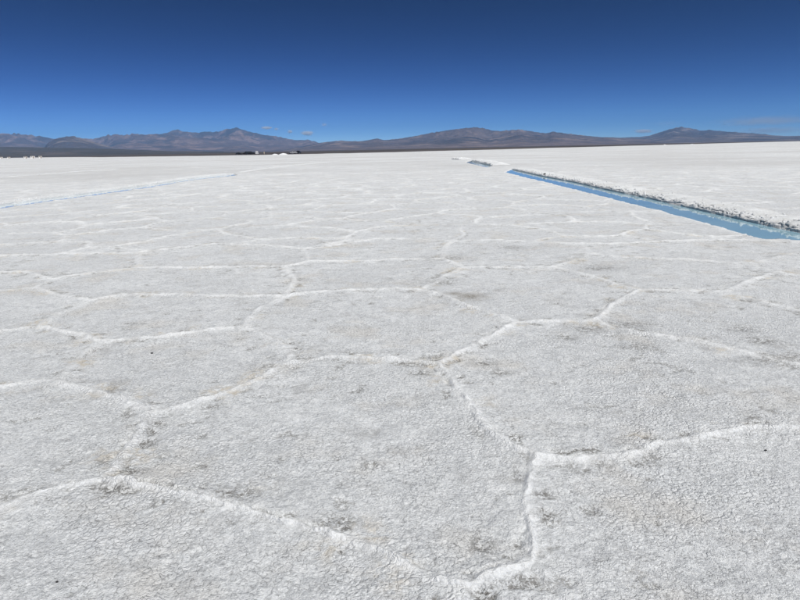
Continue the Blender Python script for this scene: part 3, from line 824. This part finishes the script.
SKIN = simple('skin', (0.32, 0.2, 0.14), 0.6)
def person(px, py, label, top, legs, h=1.7):
    loc, az = place(px, py)
    root = tag(empty('person', loc, -az), label, 'person')
    def skin(name, verts, edges, rad, mat):
        me = bpy.data.meshes.new(name); me.from_pydata(verts, edges, [])
        ob = bpy.data.objects.new(name, me); COL.objects.link(ob); ob.parent = root
        md = ob.modifiers.new('skin', 'SKIN'); md.use_smooth_shade = True
        for v, r in zip(me.skin_vertices[0].data, rad): v.radius = (r, r)
        me.skin_vertices[0].data[0].use_root = True
        ob.modifiers.new('sub', 'SUBSURF').levels = 1
        me.materials.append(mat); return ob
    body = [(0, 0, .95), (0, 0, 1.2), (0, 0, 1.42), (0, 0, 1.5), (0, -.02, 1.62), (.19, 0, 1.4), (.25, .02, 1.12), (.24, -.06, .86), (-.19, 0, 1.4), (-.25, .02, 1.12), (-.24, -.06, .86), (.1, 0, .9), (.11, 0, .5), (.11, .02, .06), (.11, -.14, .03), (-.1, 0, .9), (-.11, -.05, .5), (-.12, .03, .06), (-.12, -.13, .03)]
    ed = [(0, 1), (1, 2), (2, 3), (3, 4), (2, 5), (5, 6), (6, 7), (2, 8), (8, 9), (9, 10), (0, 11), (11, 12), (12, 13), (13, 14), (0, 15), (15, 16), (16, 17), (17, 18)]
    rad = [.15, .14, .16, .06, .1, .07, .05, .04, .07, .05, .04, .1, .07, .05, .04, .1, .07, .05, .04]
    skin('body', body, ed, rad, SKIN)
    skin('shirt', [(0, 0, .92), (0, 0, 1.2), (0, 0, 1.42), (.19, 0, 1.41), (.25, .02, 1.12), (-.19, 0, 1.41), (-.25, .02, 1.12)], [(0, 1), (1, 2), (2, 3), (3, 4), (2, 5), (5, 6)], [.18, .17, .18, .09, .07, .09, .07], top)
    skin('trousers', [(0, 0, .95), (.1, 0, .88), (.11, 0, .5), (.11, .02, .1), (-.1, 0, .88), (-.11, -.05, .5), (-.12, .03, .1)], [(0, 1), (1, 2), (2, 3), (0, 4), (4, 5), (5, 6)], [.17, .13, .09, .075, .13, .09, .075], legs)
    bm = bmesh.new(); bmesh.ops.create_icosphere(bm, subdivisions=2, radius=.115, matrix=Matrix.Translation((0, .01, 1.665)) @ Matrix.Diagonal((.9, 1, .8, 1)))
    bm_obj('hair', bm, TYRE, root, True)
person(264.3, 154.5, 'tiny standing person in cream clothes right of the white van', simple('cream cloth', (0.75, 0.68, 0.52), .9), simple('beige cloth', (0.6, 0.55, 0.45), .9))

def heap(px, py, w, h, label, seed):
    loc, az = place(px, py)
    n, k = 40, 20
    u, v = np.meshgrid(np.linspace(0, 2 * math.pi, n, endpoint=False), np.linspace(0, 1, k), indexing='ij')
    rad = (1 - v)
    x, y = np.cos(u) * rad * w / 2, np.sin(u) * rad * w * .3
    x *= 1 + .2 * noise(np.cos(u) * 1.5 + seed, np.sin(u) * 1.5, seed)
    z = h * (1 - rad ** 1.6) * (1 + .25 * fbm(x * .9 + seed, y * .9, 3, seed)) - 0.05
    g = np.arange(n * k).reshape(n, k); g2 = np.vstack([g, g[:1]])
    q = np.stack([g2[:-1, :-1], g2[1:, :-1], g2[1:, 1:], g2[:-1, 1:]], -1).reshape(-1, 4)
    o = mesh_np('salt_heap', np.stack([x, y, z], -1).reshape(-1, 3), q, RUBBLE)
    o.location = loc; o.rotation_euler = (0, 0, -az)
    return tag(o, label, 'salt heap', 'heaps of salt on the far shore')
heap(283.5, 154.7, 4.6, .8, 'largest white salt heap on the shore, right of the cream-clothed person', 5)
heap(275.0, 154.8, 4.0, .55, 'low white salt heap just left of the largest shore heap', 6)
heap(664.5, 145.2, 3.4, .7, 'white salt heap under the left slope of the right mountain', 7)
heap(692.0, 144.4, 3.0, .6, 'white salt heap under the peak of the right mountain', 8)

WHITEWASH = simple('whitewash', (0.78, 0.76, 0.72), .9)
ROOF = simple('rusty roof', (0.16, 0.11, 0.08), .8)
DOOR = simple('door wood', (0.12, 0.08, 0.05), .8)
def hut(px, py, w, dp, h, label):
    loc, az = place(px, py)
    root = tag(empty('hut', loc, -az + random.uniform(-.3, .3)), label, 'hut', 'white huts on the left shore')
    bm = bmesh.new(); bmesh.ops.create_cube(bm, size=1, matrix=Matrix.Translation((0, 0, h/2)) @ Matrix.Diagonal((w, dp, h, 1))); bm_obj('wall', bm, WHITEWASH, root)
    bm = bmesh.new(); prism(bm, [(-w/2 - .15, h + .003), (0, h + .35), (w/2 + .15, h + .003)], -dp/2 - .15, dp/2 + .15); bm_obj('roof', bm, ROOF, root)
    bm = bmesh.new(); bmesh.ops.create_cube(bm, size=1, matrix=Matrix.Translation((w*.2, -dp/2 - .012, .9)) @ Matrix.Diagonal((.8, .03, 1.8, 1))); bm_obj('door', bm, DOOR, root)
    bm = bmesh.new(); bmesh.ops.create_cube(bm, size=1, matrix=Matrix.Translation((-w*.22, -dp/2 - .012, 1.4)) @ Matrix.Diagonal((.8, .03, .7, 1))); bm_obj('window', bm, GLASS, root)
hut(1.5, 158.7, 3.2, 3, 2.1, 'tiny white hut at the left edge of the far shore')
hut(9.0, 158.6, 2.8, 3, 1.9, 'tiny white hut second from the left edge of the far shore')
hut(25.5, 158.45, 3.0, 3, 2.0, 'tiny white hut third from the left edge of the far shore')
hut(33.0, 158.35, 3.6, 3, 2.2, 'tiny white hut fourth from the left edge of the far shore')
hut(40.5, 158.25, 2.6, 3, 2.1, 'tiny white hut farthest right of the group on the left shore')

STONE = simple('black pebble', (0.02, 0.02, 0.022), .7)
def stone(px, py, r, label, seed, name='pebble'):
    p = gp(px, py)
    bm = bmesh.new(); bmesh.ops.create_icosphere(bm, subdivisions=2, radius=r)
    r_ = random.Random(seed)
    for v in bm.verts:
        v.co *= r_.uniform(.82, 1.15); v.co.z *= .65; v.co.x *= 1.25
    o = bm_obj(name, bm, STONE, None, True)
    i = int(np.argmin((X - p[0]) ** 2 + (Y - p[1]) ** 2))
    o.location = (p[0], p[1], (0.06 if name == 'rock' else Z[i]) + r * .45)
    tag(o, label, name)
stone(765.5, 450.5, .006, 'small black pebble on the right plate below the ridge', 1)
stone(57, 582, .0045, 'tiny black pebble near the lower left corner', 2)
stone(152, 353.5, .009, 'small black pebble on the plate left of the centre', 3)
stone(544.5, 175.6, .06, 'dark lump on the bank at the far end of the blue canal', 4, 'rock')

# ------------------------------------------------------------------ haze
t = NT('haze air')
t.t.nodes.remove(t.bsdf)
pv = t.n('ShaderNodeVolumePrincipled')
pv.inputs['Color'].default_value = (0.20, 0.51, 1.0, 1)
pv.inputs['Density'].default_value = 3.3e-5
pv.inputs['Anisotropy'].default_value = 0.0
t.l(pv.outputs[0], t.out.inputs['Volume'])
HZ = 26200.0
bm = bmesh.new(); bmesh.ops.create_cube(bm, size=1, matrix=Matrix.Translation((0, 0, 960 / 2 - 3)) @ Matrix.Diagonal((2 * HZ, 2 * HZ, 960, 1)))
tag(bm_obj('haze', bm, t.m), 'thin blue haze over the plain', kind='stuff')

# ------------------------------------------------------------------ small fair-weather clouds behind the mountains
def cloud_material(name, dens, w, h, wisp, seed):
    t = NT(name); t.t.nodes.remove(t.bsdf)
    tc = t.n('ShaderNodeTexCoord').outputs['Object']
    mp = t.n('ShaderNodeMapping'); t.l(tc, mp.inputs[0]); mp.inputs['Scale'].default_value = (1 / (w * .5), 1 / (w * .5), 1 / (h * .5))
    ln = t.n('ShaderNodeVectorMath', operation='LENGTH'); t.l(mp.outputs[0], ln.inputs[0])
    m2 = t.n('ShaderNodeMapping'); t.l(tc, m2.inputs[0]); m2.inputs['Scale'].default_value = (wisp / w, wisp / w, wisp * (0.5 if h / w > .2 else .35) / h); m2.inputs['Location'].default_value = (seed, seed * 2.3, seed * .7)
    n = t.noise(m2.outputs[0], 1.4, 6, 0.68, 0.8)
    v = t.math('SUBTRACT', n, t.math('MULTIPLY', ln.outputs['Value'], 0.42))
    d = t.math('MULTIPLY', t.ramp(v, 0.12, 0.55), dens)
    pv = t.n('ShaderNodeVolumePrincipled'); pv.inputs['Color'].default_value = (1, 1, 1, 1); pv.inputs['Anisotropy'].default_value = -0.4
    t.l(d, pv.inputs['Density']); t.l(pv.outputs[0], t.out.inputs['Volume'])
    return t.m
CD = 48000.0
def cloud(px, py, wpx, hpx, dens, label, seed, wisp=4.0):
    v = ray(px, py); v = v / math.hypot(v[0], v[1])
    k = CD / F_PX * 1.02
    w, h = wpx * k * 0.85, hpx * k * 0.85
    bm = bmesh.new(); bmesh.ops.create_icosphere(bm, subdivisions=3, radius=1.0)
    for q in bm.verts: q.co = Vector((q.co.x * w * .62, q.co.y * w * .62, q.co.z * h * .62))
    o = bm_obj('cloud', bm, cloud_material('cloud vapour', dens, w, h, wisp, seed))
    o.location = (v[0] * CD, v[1] * CD, CAM_H + v[2] * CD)
    o.rotation_euler = (0, 0, -math.atan2(v[0], v[1]))
    tag(o, label, 'cloud', 'small clouds over the horizon')
cloud(266.5, 127.9, 15, 4, 10e-3, 'thin white cloud above the slope right of the highest left peak', 1)
cloud(276.3, 129.1, 7, 3.5, 10e-3, 'small round cloud puff just right of the thin white cloud', 2)
cloud(290, 131.7, 7, 5, 14e-3, 'bright round cloud puff standing alone over the left range', 3)
cloud(307, 133.2, 17, 6, 12e-3, 'brighter oval cloud low over the gap between the ranges', 4)
cloud(324, 124.7, 9, 5, 3e-3, 'faint cloud wisp highest above the gap between the ranges', 5)
cloud(643, 131.2, 24, 5, 7e-3, 'white cloud behind the left shoulder of the right mountain', 6)
cloud(668, 123.5, 46, 8, 0.14e-3, 'faint veil of cloud above the peak of the right mountain', 7, 6)
cloud(765, 121, 110, 11, 0.5e-3, 'long faint streak of high cloud at the right edge', 8, 7)
cloud(770, 130.5, 80, 9, 0.5e-3, 'low faint cloud band over the right mountain tail', 9, 7)
